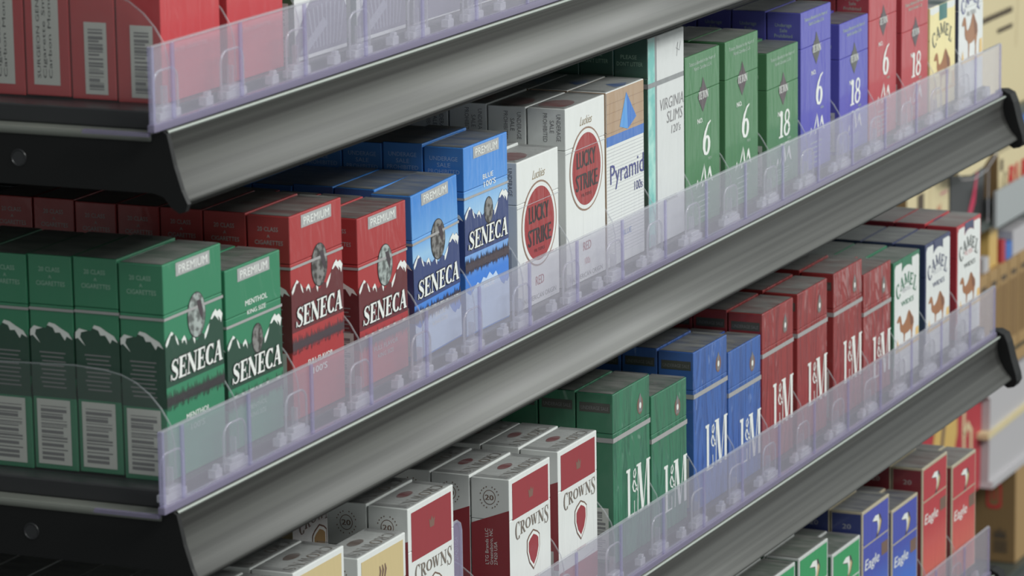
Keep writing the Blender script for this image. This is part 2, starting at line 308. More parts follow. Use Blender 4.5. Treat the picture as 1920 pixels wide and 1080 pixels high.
# ------------------------------------------------------------------ pack artwork
MT = [(0,-13),(0,-3.5),(3,-1.5),(6,0),(9,-1.8),(12,-4.5),(15,-6),(18,-4),(22,-7.5),(26,-6),(30,-9),(34,-6),(38,-8),(42,-3),(45,0.5),(48,2.2),(50,0.6),(52.5,1.4),(55,-1.2),(55,-13)]
SN = [[(2,-3),(6,0),(8,-1.2),(6.5,-2),(5.5,-1.6),(3,-5),(1,-6.5),(.5,-5)], [(9.5,-2.2),(11.5,-4.5),(12.6,-7.5),(11.5,-7),(10,-4.5)], [(15.5,-5.6),(18,-4),(19.5,-6),(20,-9),(18.3,-6.4),(17,-6.2),(15.8,-7.5)],
      [(26,-6.2),(28.2,-7.8),(27.5,-10),(26.4,-8)], [(37,-7.4),(40,-4.6),(42,-3.2),(40.8,-6),(38.5,-9),(37,-10)], [(43,-1.8),(45,0.4),(48,2.1),(49.4,0.6),(52,1.2),(54.6,-1.4),(53,-5.2),(52,-3),(50,-1.6),(51,-4),(49,-2.2),(47,-0.6),(44.6,-2)]]
def seneca_front(a, H, kind, dark, forest, ex=None):
    small = kind in ('green_k', 'blue_h')
    a.rect(12, 44, H-7.4, H-1.2, 'ink_silver', 1); a.text('PREMIUM', 14.5, H-6.3, 27, 4.0, 'white_ink', 3, 0.012)
    top = H-31.5
    a.poly([(u, top+v) for u, v in MT]+[(55, H-57), (0, H-57)], dark, 1)
    for q in SN: a.poly([(u, top+v) for u, v in q], 'white_ink', 2)
    if small:
        a.ell(30, H-37.5, 5.6, 7.2, 'forest_black', 3); a.ell(30, H-37.5, 5.1, 6.7, 'medallion', 4)
        tx = {'green_k': ('MENTHOL', 'KING SIZE'), 'blue_h': ('BLUE', "100'S")}[kind]
        wd = 22 if kind == 'green_k' else 13
        a.text(tx[0], 30-wd/2, H-20.2, wd, 2.7, 'white_ink', 1, 0.02); a.text(tx[1], 30-wd*.42, H-24.6, wd*.84 if kind == 'green_k' else 15, 2.2 if kind == 'green_k' else 3.1, 'white_ink', 1, 0.02)
    else:
        pale = 'medallion_pale' if kind in ('red_k', 'green_h') else 'medallion'
        a.ell(30, H-28.5, 8.6, 10.7, 'forest_black', 3); a.ell(30, H-28.5, 8.1, 10.2, pale, 4)
        a.poly([(27, H-35), (26, H-30), (25, H-26), (28, H-22), (32, H-21), (35, H-24), (34.5, H-29), (36, H-33), (33, H-36.5)], pale, 5)
        a.poly([(30, H-22), (34, H-22), (36, H-27), (35, H-32), (32, H-27)], 'forest_brown', 6)
    b = H-54.5 if kind != 'green_h' else H-54
    a.serif('SENECA', 3, b, 50, 9.5, 'white_ink', 7, 0.12, 'forest_black', 1.0, wk=1.15)
    # forest band, mirrored in water
    f0 = H-63.5; rnd = random.Random(5); up = []; dn = []
    u = 0.0
    while u < 55:
        hh = rnd.uniform(1.2, 4.2); up += [(u, f0+1.4), (u+0.5, f0+1.8+hh)]; dn += [(u, f0-1.2), (u+0.5, f0-1.6-hh*.8)]; u += rnd.uniform(0.9, 1.7)
    if 'blue' not in kind:
        a.poly([(0, f0-3), (55, f0-3), (55, H-56.6), (0, H-56.6)], ex, 2)
    a.poly(up+[(55, f0+1.4), (55, f0-1.2)]+dn[::-1]+[(0, f0-1.2)], forest, 3)
    if kind == 'green_h': a.text('MENTHOL', 18, H-75, 22, 2.8, 'white_ink', 1, 0.02); a.text("100'S", 22, H-80.5, 13, 2.8, 'ink_palegreen', 1)
    if kind == 'red_h': a.text('FULL FLAVOR', 16, H-75.5, 26, 3.0, 'white_ink', 1, 0.03); a.text("100'S", 21, H-80.5, 15, 3.2, 'white_ink', 1, 0.03)
    if kind == 'blue_h': a.text('BLUE', 23, H-78, 13, 3.2, 'white_ink', 1, 0.03); a.text("100'S", 22, H-83, 15, 3.4, 'white_ink', 1, 0.03)
    if kind == 'red_k': a.text('FULL FLAVOR', 16, H-70, 27, 2.4, 'ink_silver', 1); a.text('KING SIZE', 20, H-74, 18, 2.2, 'ink_silver', 1)
    if kind == 'blue_k': a.text('BLUE', 24, H-68, 12, 2.4, 'white_ink', 3); a.text('KING SIZE', 20, H-72, 18, 2.2, 'white_ink', 3)
    if kind == 'green_k': a.text('MENTHOL', 20, H-70, 18, 2.2, 'ink_palegreen', 1); a.text('KING SIZE', 21, H-74, 16, 2.2, 'ink_palegreen', 1)
    if 'blue' in kind:
        v1 = 27.0 if kind == 'blue_h' else 22
        a.poly([(u, v1*0.42-v*0.9) if 0 else (u, v1-3-(v+3)*0.9 if -12 < v else 0) for u, v in MT[1:-1]]+[(55, 1), (0, 1)], 'lake_pale', 1)
def seneca_side(a, H, kind, dark, D=22.6):
    if kind == 'blue_h':
        for i, t in enumerate(('UNDERAGE', 'SALE', 'PROHIBITED')): a.text(t, 11.3-(8, 3.8, 9)[i], H-7-3.4*i, (16, 7.6, 18)[i], 2.3, 'ink_paleblue', 1)
    else:
        c = {'g': 'ink_palegreen', 'r': 'ink_silver', 'b': 'ink_paleblue'}[kind[0]]
        a.text('20 CLASS', 5.5, H-7.5, 11, 2.2, c, 1); a.text('A', 10.5, H-10.6, 1.6, 1.6, c, 1); a.text('CIGARETTES', 4, H-14, 15, 2.2, c, 1)
    k = D/55.0; top = H-32
    a.poly([(0, top-8), (0, top-3), (2, top-1), (4, top-1.5), (8, top-1.8), (10, top+1), (13, top+0.4), (16, top-1.5), (19, top-3), (22, top-5.5), (D, top-6), (D, H-66), (0, H-66)], dark, 1)
    a.poly([(9, top-.4), (10, top+1), (13, top+.4), (16, top-1.4), (20, top-3.4), (22, top-6.4), (19, top-5), (18, top-7), (15.5, top-3.4), (13, top-3.6), (12, top-1.4)], 'white_ink', 2)
    a.poly([(0, top-3), (2, top-1), (5, top-1.6), (6.5, top-1.8), (3, top-2.8), (2.4, top-5), (5, top-9), (1.2, top-5.5), (0, top-6)], 'white_ink', 2)
    for i in range(9): a.rect(4.5+(i % 3)*.6, 18-(i % 2), H-45.4-i*2, H-44.8-i*2, 'ink_grey', 2)
def barcode(a, u0, u1, v0, v1, seed=1):
    a.rect(u0, u1, v0, v1, 'label_paper', 3); rnd = random.Random(seed); v = v0+2
    while v < v1-2.5:
        h = rnd.choice((0.35, 0.6, 0.9, 1.5)); a.rect(u0+2, u1-2-rnd.choice((0, 0, 2)), v, min(v+h, v1-2), 'ink_grey', 4); v += h+rnd.choice((0.4, 0.7, 1.0))
def teton_front(a, H, num, king, dk='tet_dark', dim='ink_dim'):
    a.text('Tobacco Blended in the Heart of', 6, H-6.3, 42, 2.3, dim, 1, 0.01, 0.1); a.text('North Carolina U.S.A.', 14, H-9.8, 28, 2.3, dim, 1, 0.01, 0.1)
    c = H-25
    a.poly([(28, c+10), (31, c+6), (32.4, c+4), (35, c+1), (36.5, c-1), (34, c-4), (28, c-11), (22, c-4), (20, c-1), (22, c+1), (24.2, c+4.6), (25.4, c+4)], dk, 1)
    a.serif('TETON', 20.5, c-3, 16, 4.6, 'white_ink', 2, 0.05, wk=1.1)
    a.text('NO.', 19, H-42, 8.5, 3.0, 'white_ink', 1, 0.03)
    if num == '6': a.serif('6', 25, H-62.5, 14.5, 20, 'white_ink', 1, 0.12, wk=0.98)
    else: a.serif('18', 20, H-56 if king else H-60, 20, 16.5 if king else 19, 'white_ink', 1, 0.08, wk=1.05)
    a.text('CITY' if 0 else 'MEN', 36, (H-66 if num == '6' else H-59), 5.5, 1.8, dim, 1)
    b = H-81 if num == '6' else H-74
    for q in ([(14, 0), (16, 5), (17, 6), (18, 1), (17, 3)], [(20, 1), (24, 8), (27, 13), (26, 8), (23, 4)], [(27, 14), (29.5, 9), (31, 3), (29, 1), (28, 6)], [(32, 3), (35, 10), (37, 11), (39, 6), (41, 1), (38, 3), (36, 7)], [(23, 0), (25, 4), (26, 1)]):
        a.poly([(u+2, b+v) for u, v in q], 'white_ink', 1)
    for i in range(5): a.rect(18+i % 2*2, 38-i*.8, H-86-i*3.2 if H > 95 else 9.5-i*1.6, H-85.4-i*3.2 if H > 95 else 9.9-i*1.6, dim, 1)
def lucky_front(a, H):
    a.text('Luckies', 20, H-12.4, 16, 5.0, 'script_gold', 1, 0.0, 0.45)
    c = H-37.4
    a.ell(28.5, c, 23.4, 23.4, 'gold_ring', 1, 48); a.ell(28.5, c, 22.2, 22.4, 'white_board', 2, 48); a.ell(28.5, c, 19.8, 20.2, 'red_disc', 3, 48)
    a.text('LUCKY', 15, c+1.5, 26, 9.5, 'disc_ink', 4, 0.035); a.text('STRIKE', 13.5, c-11, 30, 9.5, 'disc_ink', 4, 0.035); a.text('FILTERS', 21, c-15, 14, 1.8, 'disc_ink', 4)
    v = H-83 if H > 90 else H-71
    a.text('RED', 23, v, 11, 5.2, 'red_disc', 1, 0.02)
    if H > 90: a.text("100s", 25, v-8, 7.5, 4, 'cam_redink', 1)
    a.text('AN AMERICAN ORIGIN', 4, H-98 if H > 90 else H-78.5, 46, 2.8, 'ink_grey', 1)
    a.rib([(0, H-25), (55, H-25)], 0.3, 'line_grey', 5)
def lucky_side(a, H, D=22.6):
    a.text('UNDERAGE', 17.5, H-3, 15, 2.6, 'ink_grey', 1, 0, 0, -90); a.text('SALE', 13.5, H-6.5, 7, 2.6, 'ink_grey', 1, 0, 0, -90); a.text('PROHIBITED', 9.5, H-2.6, 16, 2.6, 'ink_grey', 1, 0, 0, -90)
    a.rect(3, 19, 6, 34, 'line_grey', 1)
def lm_front(a, H, em='ink_grey'):
    b = H-77.5 if H > 92 else H-75
    h = 28.5
    def L(x, top): return None
    # tall condensed letters, rising together towards the right edge of the box
    a.rib([(22.5, b), (22.5, b+h)], 3.4, 'white_ink', 2); a.poly([(18.8, b+h), (18.8, b+h-1.6), (20.4, b+h-1.8), (24.7, b+h-1.6), (24.7, b+h)], 'white_ink', 2)
    a.rib([(24, b+0.4), (30.5, b+0.4), (30.5, b+8)], 0.9, 'white_ink', 2); a.rect(20, 31, b, b+1, 'white_ink', 2)
    a.rib([(34.5, b+16.5), (32, b+13), (29.5, b+14.2), (28.3, b+17), (30, b+20), (33, b+24), (32, b+26.6), (30, b+25.6), (29.6, b+23), (31.5, b+19), (35, b+13)], [.8, 1, 1.2, 1.7, 1.5, 1.3, 1, 1, 1.1, 1.3, 1], 'white_ink', 2)
    a.rib([(35.6, b), (36.6, b+h)], 1.0, 'white_ink', 2); a.poly([(36, b+h), (40.4, b+h), (45.0, b), (41.4, b)], 'white_ink', 2)
    a.poly([(43.4, b), (44.6, b), (50.4, b+h), (49.4, b+h)], 'white_ink', 2); a.rib([(51.8, b), (51.9, b+h)], 3.6, 'white_ink', 2)
    a.rect(34, 41, b+h-1.2, b+h, 'white_ink', 2); a.rect(49, 55, b+h-1.2, b+h, 'white_ink', 2)
    c = H-15
    a.ell(40.5, c, 4.4, 5.2, 'lm_brown', 1); a.poly([(38, c-4), (43, c-4), (42, c+5), (40.5, c+7.5), (39, c+5)], em, 2); a.ell(40.5, c, 1.5, 1.8, 'white_ink', 3)
def lm_side(a, H, D=22.6):
    a.rect(2, 21, H-11, H-5.5, 'lm_panel', 1); a.text('UNDERAGE SALE', 3, H-9.6, 17, 2.2, 'ink_grey', 2)
def crowns_front(a, H, c2='cr_red', gold=False):
    a.rect(4, 52, H-23.5 if H < 95 else H-29, H-3, c2, 1)
    e = H-13
    if gold:
        for q in (0, 3, 6): a.rib([(24+q, e-4), (25.5+q, e), (24.6+q, e+3)], [1.4, 2, .8], 'cr_brown', 3)
    else:
        a.poly([(26, e-3), (31, e-3), (32, e+2), (30, e+.6), (28.5, e+3), (27, e+.6), (25, e+2)], 'lm_brown', 2)
    top = H-24 if H < 95 else H-30
    tc_ = 'cr_text'
    a.serif('CROWNS', 7, top-10.5, 45, 7.0, tc_, 2, 0.0, wk=0.95, curve=1.6, sizes=[1.5, 1.05, .85, .85, 1.05, 1.5])
    s = top-13
    def sh(k): return [(31+(u-31)*k, s-9+(v+9)*k) for u, v in ((31, 1), (26, -1), (23.4, -3), (23.2, -9), (26, -15), (31, -19.5), (36, -15), (38.8, -9), (38.6, -3), (36, -1))]
    a.poly(sh(1.12), 'cr_brown', 2); a.poly(sh(1.02), 'white_ink', 3); a.poly(sh(.84), 'cr_red' if not gold else 'cr_gold_dark', 4)
    a.rib([(26, s-33), (50, s-31)], 0.3, 'line_grey', 1)
    a.rect(0.6, 54.4, 0.6, 15 if H < 95 else 18, c2, 1)
def crowns_side(a, H, c2='cr_red', D=22.6):
    a.poly([(0, 17), (D, 17), (D, H-17), (0, H-25.5)], c2, 1)
    a.ell(11, H-10.5, 3.7, 4.1, 'cr_brown', 1); a.ell(11, H-10.5, 3.3, 3.7, 'white_board', 2); a.text('20', 8.5, H-12, 5, 3, 'cr_brown', 3, 0.03)
    for i in range(20):
        th = 2*math.pi*i/20
        if i % 5: a.ell(11+5.6*math.cos(th), H-10.5+6*math.sin(th), .35, .45, 'cr_brown', 1, 6)
    for i, t in enumerate(('LTG Brands LLC', 'Greensboro, NC', '27420 USA')): a.text(t, 10+i*2.6, H-48, (20, 20, 13)[i], 2.0, 'white_ink', 2, 0, 0, 90)
    a.rect(1.5, 20, 2, 17, 'label_paper', 3)
    for i in range(5): a.rect(6, 17, 4+i*2.3, 4.8+i*2.3, 'ink_grey', 4)
def crowns_top(a, D=22.6, gold=False):
    a.serif('CROWNS', 4, 2.0, 46, 6.5, 'cr_text', 1, 0.0, flip=True, wk=.9); a.ell(27, 14.5, 7, 3.2, 'cr_brown' if gold else 'cr_red', 1)
CAM = [(.02,.86),(0,.80),(.05,.765),(.13,.78),(.15,.70),(.15,.56),(.20,.44),(.30,.38),(.34,.30),(.345,.03),(.33,0),(.39,0),(.39,.10),(.41,.30),(.56,.31),(.68,.36),(.72,.20),(.71,0),(.77,0),(.77,.2),(.80,.36),(.85,.52),(.83,.68),(.74,.80),(.66,.94),(.60,1),(.54,.93),(.46,.76),(.38,.67),(.29,.62),(.25,.68),(.23,.80),(.20,.92),(.14,.985),(.08,.95)]
def camel_pic(a, u0, v0, w_, h, L=2):
    a.poly([(u0+p_[0]*w_, v0+p_[1]*h) for p_ in CAM], 'cam_brown', L)
    a.poly([(u0+p_[0]*w_, v0+p_[1]*h) for p_ in ((.60,.97),(.70,.82),(.80,.66),(.82,.50),(.70,.44),(.66,.66))], 'cam_brown_dark', L+1)
    a.poly([(u0-1, v0-2), (u0+2, v0+6), (u0+5, v0-2)], 'cam_sand', L)
    a.poly([(u0+w_*.93, v0-1), (u0+w_*.95, v0+h*.3), (u0+w_*1.08, v0+h*.32), (u0+w_*1.1, v0-1)], 'cam_sand', L)
    a.rect(u0-2, u0+w_*1.12, v0-3.5, v0-1.5, 'cam_sand', L)
def camel_word(a, v0, ink, u0=5, w_=44):
    ad = [GL[c][0] for c in 'CAMEL']; x = 0; tot = sum(ad)
    for i, ch in enumerate('CAMEL'):
        sc = w_/tot; mid = (x+ad[i]/2)/tot; ang = (mid-.5)*-55; hh = (11, 8.5, 7.5, 8, 10)[i]; cv = v0+9*math.sin(math.pi*mid); cu = u0+mid*w_
        c, s = math.cos(math.radians(ang)), math.sin(math.radians(ang))
        for pts, ww in GL[ch][1]:
            ww = ww if isinstance(ww, (list, tuple)) else [ww]*len(pts)
            q = [((p_[0]-ad[i]/2)*sc, (p_[1]-.5)*hh) for p_ in pts]
            a.rib([(cu+x_*c-y_*s, cv+x_*s+y_*c) for x_, y_ in q], [k_*sc*.9+.25 for k_ in ww], ink, 3)
        x += ad[i]
def camel_front(a, H, colr, tab, ink, sub, W=55):
    a.poly([(2, 0.5), (53.4, 0.5), (53.4, H-4), (51, H-2.4), (38.5, H-2.4), (38.5, H-8.5), (34, H-6.6), (28, H-5.8), (22, H-6.6), (17, H-9), (17, H-2.4), (4.5, H-2.4), (2, H-5)], 'white_board', 1)
    a.poly([(18, H-0.4), (37.5, H-0.4), (37.5, H-8), (34, H-6.2), (28, H-5.4), (22, H-6.2), (18, H-8)], tab, 2)
    camel_word(a, H-24, ink); a.text(sub[0], 18, H-24, 18, 3.4, sub[1], 2); a.text('WIDES', 16, H-33, 26, 3.6, ink, 2, 0.05)
    camel_pic(a, 7, H-60, 42, 22); a.rib([(3, 14), (52, 14)], 0.4, 'line_grey', 2)
def eagle_front(a, H, m, edge):
    a.rect(2, 53, 1, H-2, m, 1); a.rib([(1.5, H-25), (53.5, H-25)], 1.0, edge, 3)
    c = H-14
    a.poly([(22, c+2), (27, c+5), (36, c+5), (40, c-1), (37, c-6), (30, c-11), (26, c-12), (31, c-6), (32, c-1), (28, c+1)], 'forest_brown', 2)
    a.poly([(36, c+2), (38, c-1), (35, c-6), (30, c-9), (33, c-4), (34, c)], 'cr_gold', 4)
    a.poly([(20, c+3), (26, c+5.6), (33, c+5), (34.5, c), (33, c-4), (30, c-8), (31.4, c-3), (30, c+1.2), (25, c+2)], 'white_ink', 3)
    a.text('Eagle', 5, H-42, 29, 7.5, 'white_ink', 3, 0.02, 0.2); a.rect(39, 52, H-40, H-31, 'cr_brown', 2)
def pyramid_front(a, H):
    a.rect(0.3, 54.7, H-25.5, H-0.4, 'tan_board', 1); a.rect(0.3, 54.7, H-31, H-25.5, 'pyr_blue', 1)
    for i in range(4): a.rib([(0.5, H-7-i*5.5), (54.5, H-7-i*5.5)], .25, 'gold_ring', 2)
    a.poly([(29, H-3.6), (19, H-22), (31, H-25), ], 'pyr_light', 3); a.poly([(29, H-3.6), (31, H-25), (43.5, H-19.6)], 'pyr_mid', 3)
    v = H-33
    while v > 6: a.rib([(0.5, v), (54.5, v)], .28, 'line_grey', 1); v -= 1.9
    a.text('Pyramid', 5, H-53, 49, 11.5, 'pyr_text', 3, 0.0); a.text('100s', 40, H-62, 12, 5.5, 'pyr_text', 3); a.text('BLUE', 22, H-85, 13, 3.4, 'pyr_blue', 3)
def slims_front(a, H):
    a.rect(0.2, 10.5, 0.5, H-.4, 'teal_wave', 1); a.rect(10.5, 13.5, 0.5, H-.4, 'vs_line', 1); a.rect(13.5, 54.8, 0.5, H-.4, 'vs_white', 1)
    a.text('VIRGINIA', 17, H-44.5, 37, 7, 'ink_grey', 3, 0.0, 0.15); a.text('SLIMS', 28, H-53, 24, 7, 'ink_grey', 3, 0, 0.15); a.text("120's", 35, H-60, 14, 5, 'ink_grey', 3, 0, 0.15)
    a.rib([(44, H-16), (46, H-8), (43, H-11), (48, H-13), (50, H-8)], .5, 'vs_line', 3); a.text('MENTHOL', 24, H-99, 20, 3, 'ink_grey', 3)
def slims_side(a, H, D):
    a.text('PLEASE', 4, H-12, 10, 2.4, 'ink_palegreen', 1); a.text("DON'T LITTER", 1.6, H-16, 16, 2.4, 'ink_palegreen', 1)

DESIGN = {}
def design(key, H, body, front=None, side=None, top=None, lid=None, strip=None, D=22.6, W=55.0, side_m=None, top_m=None, bar=True, strip_z=25.0):
    """one unlinked prototype kept as data; instances share its meshes"""
    lidz = H-(lid or 23)
    def shell(z0, z1, nm):
        g = G(); g.box(0, W, 0, D, z0, z1, body, 0.5)
        for i, f in enumerate(g.f):
            vs = [g.v[j] for j in f]
            if side_m and all(v[0] < 0.2 for v in vs): g.m[i] = side_m
            if side_m and all(v[0] > W-0.2 for v in vs): g.m[i] = side_m
            if top_m and all(v[2] > H-0.2 for v in vs): g.m[i] = top_m
        return g
    parts = [('carton', shell(0, lidz-0.12, 'c')), ('flip_lid', shell(lidz, H, 'l'))]
    a = Art(Pf(D))
    if front: front(a); parts.append(('front_artwork', a.g))
    b = Art(Ps(D))
    if side: side(b)
    if bar: barcode(b, 2, 19.5, 2.5, 33 if H > 92 else 28, len(key))
    if b.g.f: parts.append(('side_artwork', b.g))
    c = Art(Pt(H))
    if top: top(c); parts.append(('top_artwork', c.g))
    if strip:
        g = G(); z = H-strip_z; e = 0.32; hw = 1.4 if strip_z in (27, 27.5) else .65
        g.add([(-e, D, z-hw), (-e, -e, z-hw), (W+e, -e, z-hw), (W+e, D, z-hw), (-e, D, z+hw), (-e, -e, z+hw), (W+e, -e, z+hw), (W+e, D, z+hw)],
              [(0, 1, 5, 4), (1, 2, 6, 5), (2, 3, 7, 6)], strip); parts.append(('tear_strip', g))
    wm_ = 'wrap_glare_pale' if body in ('white_board', 'vs_white', 'cam_cream') else 'wrap_glare'
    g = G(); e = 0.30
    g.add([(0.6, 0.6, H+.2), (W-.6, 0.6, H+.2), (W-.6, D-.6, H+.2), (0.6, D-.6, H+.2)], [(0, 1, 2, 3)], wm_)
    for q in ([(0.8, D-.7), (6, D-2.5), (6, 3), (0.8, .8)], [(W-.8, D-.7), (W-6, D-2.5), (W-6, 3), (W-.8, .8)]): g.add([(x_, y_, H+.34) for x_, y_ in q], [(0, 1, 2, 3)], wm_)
    parts.append(('wrap_fold_glare', g))  # folded wrap on top, its haze carrying the painted glare
    DESIGN[key] = dict(parts=parts, H=H, W=W, D=D, mesh=None)
def pack(key, loc, label, group, rot=(0, 0, 0)):
    d = DESIGN[key]; root = empty('cigarette_pack', loc, label, 'cigarette pack', group, rot)
    if d['mesh'] is None:
        d['mesh'] = [(nm, g.build(nm, root)) for nm, g in d['parts']]
    else:
        for nm, o in d['mesh']:
            c = o.copy(); COL.objects.link(c); c.parent = root
    return root
def rbody(g): return g
design('sen_green_h', 100, 'sen_green', lambda a: seneca_front(a, 100, 'green_h', 'sen_green_dark', 'forest_black', 'sen_green'), lambda a: seneca_side(a, 100, 'green', 'sen_green_dark'), strip='tear_strip')
design('sen_green_k', 86, 'sen_green', lambda a: seneca_front(a, 86, 'green_k', 'sen_green_dark', 'forest_black', 'sen_green'), lambda a: seneca_side(a, 86, 'green', 'sen_green_dark'), strip='tear_strip', strip_z=26.8,
       top=lambda a: a.serif('SENECA', 6, 3, 42, 7, 'ink_silver', 1, flip=True))
design('sen_red_h', 99.5, 'sen_red', lambda a: seneca_front(a, 99.5, 'red_h', 'sen_red_dark', 'forest_brown', 'sen_red'), lambda a: seneca_side(a, 99.5, 'red', 'sen_red_dark'), strip='tear_strip')
design('sen_red_k', 85.5, 'sen_red', lambda a: seneca_front(a, 85.5, 'red_k', 'sen_red_dark', 'forest_brown', 'sen_red'), lambda a: seneca_side(a, 85.5, 'red', 'sen_red_dark'), strip='tear_strip')
design('sen_blue_k', 86, 'sky_blue_k', lambda a: seneca_front(a, 86, 'blue_k', 'sen_navy', 'forest_brown', 'sen_blue'), lambda a: seneca_side(a, 86, 'blue', 'sen_navy'), strip='tear_strip', side_m='sen_blue')
design('sen_blue_h', 100, 'sky_blue_h', lambda a: seneca_front(a, 100, 'blue_h', 'sen_navy', 'forest_brown', 'sen_blue'), lambda a: seneca_side(a, 100, 'blue_h', 'sen_navy'), strip='tear_strip', strip_z=26.8, side_m='sen_blue')
lt = lambda a: a.ell(16, 12, 14, 9, 'red_disc', 1)
design('lucky_k', 81, 'white_board', lambda a: lucky_front(a, 81), lambda a: lucky_side(a, 81), lt, bar=False)
design('lucky_h', 99.7, 'white_board', lambda a: lucky_front(a, 99.7), lambda a: lucky_side(a, 99.7), lt, bar=False)
design('pyramid', 100, 'white_board', lambda a: pyramid_front(a, 100), None, lambda a: a.poly([(20, 3), (31, 1), (40, 4), (28, 12)], 'pyr_mid', 1), side_m='tan_board')
design('slims', 121.7, 'vs_white', lambda a: slims_front(a, 121.7), lambda a: slims_side(a, 121.7, 20), None, D=20.6, W=54, side_m='vs_green', top_m='vs_white', strip='vs_line', strip_z=27.5, bar=False)
for c, dk in (('green', 'tet_dark'), ('violet', 'tet_dark2'), ('red', 'tet_dark')):
    sd = lambda a: (a.text('Underage', 5, 0, 1, 1, 'ink_dim', 1) if 0 else None)
    def mk(H):
        def f(a):
            for i, t in enumerate(('Underage', 'Sale', 'Prohibited')): a.text(t, 11-(5.5, 2.5, 6)[i], H-9-3.4*i, (11, 5, 12)[i], 2.4, 'ink_dim', 1)
        return f
    design('tet_%s_6' % c, 102.4, 'tet_'+c, (lambda a, dk=dk: teton_front(a, 102.4, '6', False, dk)), mk(102.4))
    design('tet_%s_18' % c, 85.5, 'tet_'+c, (lambda a, dk=dk: teton_front(a, 85.5, '18', True, dk)), mk(85.5))
def camel_soft(a, H):
    a.rect(0.2, 54.8, 0.5, H-4, 'cam_cream', 1); a.poly([(0.4, H-4), (0.4, H-0.4), (54.6, H-0.4), (54.6, H-4), (50, H-5.5), (36, H-4.6), (20, H-4.6), (5, H-5.5)], 'white_board', 2)
    a.rect(20, 37, H-11, H-0.2, 'cam_teal', 3); camel_word(a, H-26, 'cam_ink'); camel_pic(a, 9, H-58, 42, 26)
design('camel_cream', 71.5, 'cam_cream', lambda a: camel_soft(a, 71.5), None, lambda a: a.rect(20, 37, 0, 22, 'cam_teal', 1), top_m='white_board', bar=False)
def camel_w(a, H):
    camel_word(a, H-24, 'pyr_text'); camel_pic(a, 7, H-58, 42, 30); a.text('FILTERS', 18, H-29, 20, 3.4, 'ink_grey', 2)
design('camel_white', 84, 'white_board', lambda a: camel_w(a, 84), None, None, side_m='cam_navy')
for c, ink, sub in (('green', 'cam_green', ('MENTHOL', 'line_grey')), ('navy', 'cam_navy', ('BLUE', 'line_grey')), ('red', 'cam_ink', ('FILTERS', 'cam_redink'))):
    design('camel_'+c, 82, 'cam_'+c, (lambda a, c=c, ink=ink, sub=sub: camel_front(a, 82, 'cam_'+c, 'cam_navy' if c == 'red' else 'cam_'+c, ink, sub)), None, None, bar=False)
for c in ('green', 'blue', 'red'):
    for H in (86, 98, 100):
        design('lm_%s_%d' % (c, H), H, 'lm_'+c, (lambda a, H=H: lm_front(a, H)), (lambda a, H=H: lm_side(a, H)), lambda a: a.text('L&M', 20, 6, 16, 8, 'ink_silver', 1), strip='tear_strip', strip_z=27)
for c, gold in (('cr_red', False), ('cr_gold', True)):
    for H in (85, 89, 100):
        if gold and H == 100: design('white_gold_100', 100, 'white_board', lambda a: crowns_front(a, 100, 'cr_gold', True), None, None, bar=False)
        design('crowns_%s_%d' % (c, H), H, 'white_board', (lambda a, H=H, c=c, gold=gold: crowns_front(a, H, c, gold)), (lambda a, H=H, c=c: crowns_side(a, H, c)), (lambda a, gold=gold: crowns_top(a, gold=gold)))
for c, sm, ed in (('red', 'dark_red', 'eagle_edge'), ('blue', 'dark_navy', 'eagle_edge'), ('green', 'dark_green', 'eagle_edge_s')):
    for H in (86, 100):
        design('eagle_%s_%d' % (c, H), H, ed, (lambda a, H=H, c=c, ed=ed: eagle_front(a, H, 'eagle_'+c, ed)), (lambda a, H=H, sm=sm: (a.rect(1, 21.6, 1, H-1.5, sm, 0), a.text('20', 8.5, H-12, 6, 3.4, 'ink_silver', 2))), (lambda a, sm=sm: a.rect(2, 53, 2, 21, sm, 0)), bar=False)
def a_side_text(a):
    a.rect(4, 17.5, 5, 85, 'label_paper', 1)
    for i, u in enumerate((5.6, 8.6, 11.6)): a.text(('SURGEON GENERAL WARNING', 'Cigarette Smoke Contains', 'Carbon Monoxide Quitting')[i], u+2, 8, 74, 1.8, 'ink_black', 2, 0, 0, 90)
def a_side_bar(a): barcode(a, 7, 18.5, 2.5, 35, 4)
def a_red_front(a):
    a.text('FILTER CIGARETTES', 12, 22, 30, 1.8, 'cam_redink', 1); a.text('rings', 10, 44, 8, 3, 'cam_redink', 1) if 0 else None
    a.poly([(30, 24), (54, 30), (54, 60), (40, 50)], 'cam_redink', 1) if 0 else None
design('a_red', 100, 'a_red', a_red_front, a_side_bar, bar=False)
design('a_red_text', 100, 'a_red', None, a_side_text, bar=False)
def a_white(a):
    a.poly([(0.5, 2), (54.5, 2), (54.5, 20), (50, 27), (42, 32), (32, 34), (22, 31), (12, 24), (4, 15), (0.5, 12)], 'a_slate', 1)
    for i in range(9): a.poly([(14+i*4.6, 25-abs(i-4)*.6), (15.3+i*4.6, 25-abs(i-4)*.6), (20+i*3.4, 4), (19+i*3.4, 4)], 'a_slate_l', 2)
    a.poly([(2, 3), (30, 18), (34, 14), (12, 3)], 'a_slate_l', 3)
    for i in range(4): a.rib([(26+i*4, 35), (27+i*4, 40), (26+i*4, 43)], .7, 'ink_black', 2)
design('a_white', 86, 'white_board', a_white, None, side_m='a_green')
def a_grey(a):
    a.rect(.5, 54.5, 1, 24, 'a_slate', 1)
    for i in range(6): a.rect(10+i*6, 12+i*6, 24, 38-(i % 2)*5, 'a_slate_l', 2)
design('a_grey', 86, 'white_board', a_grey, None, side_m='a_slate')

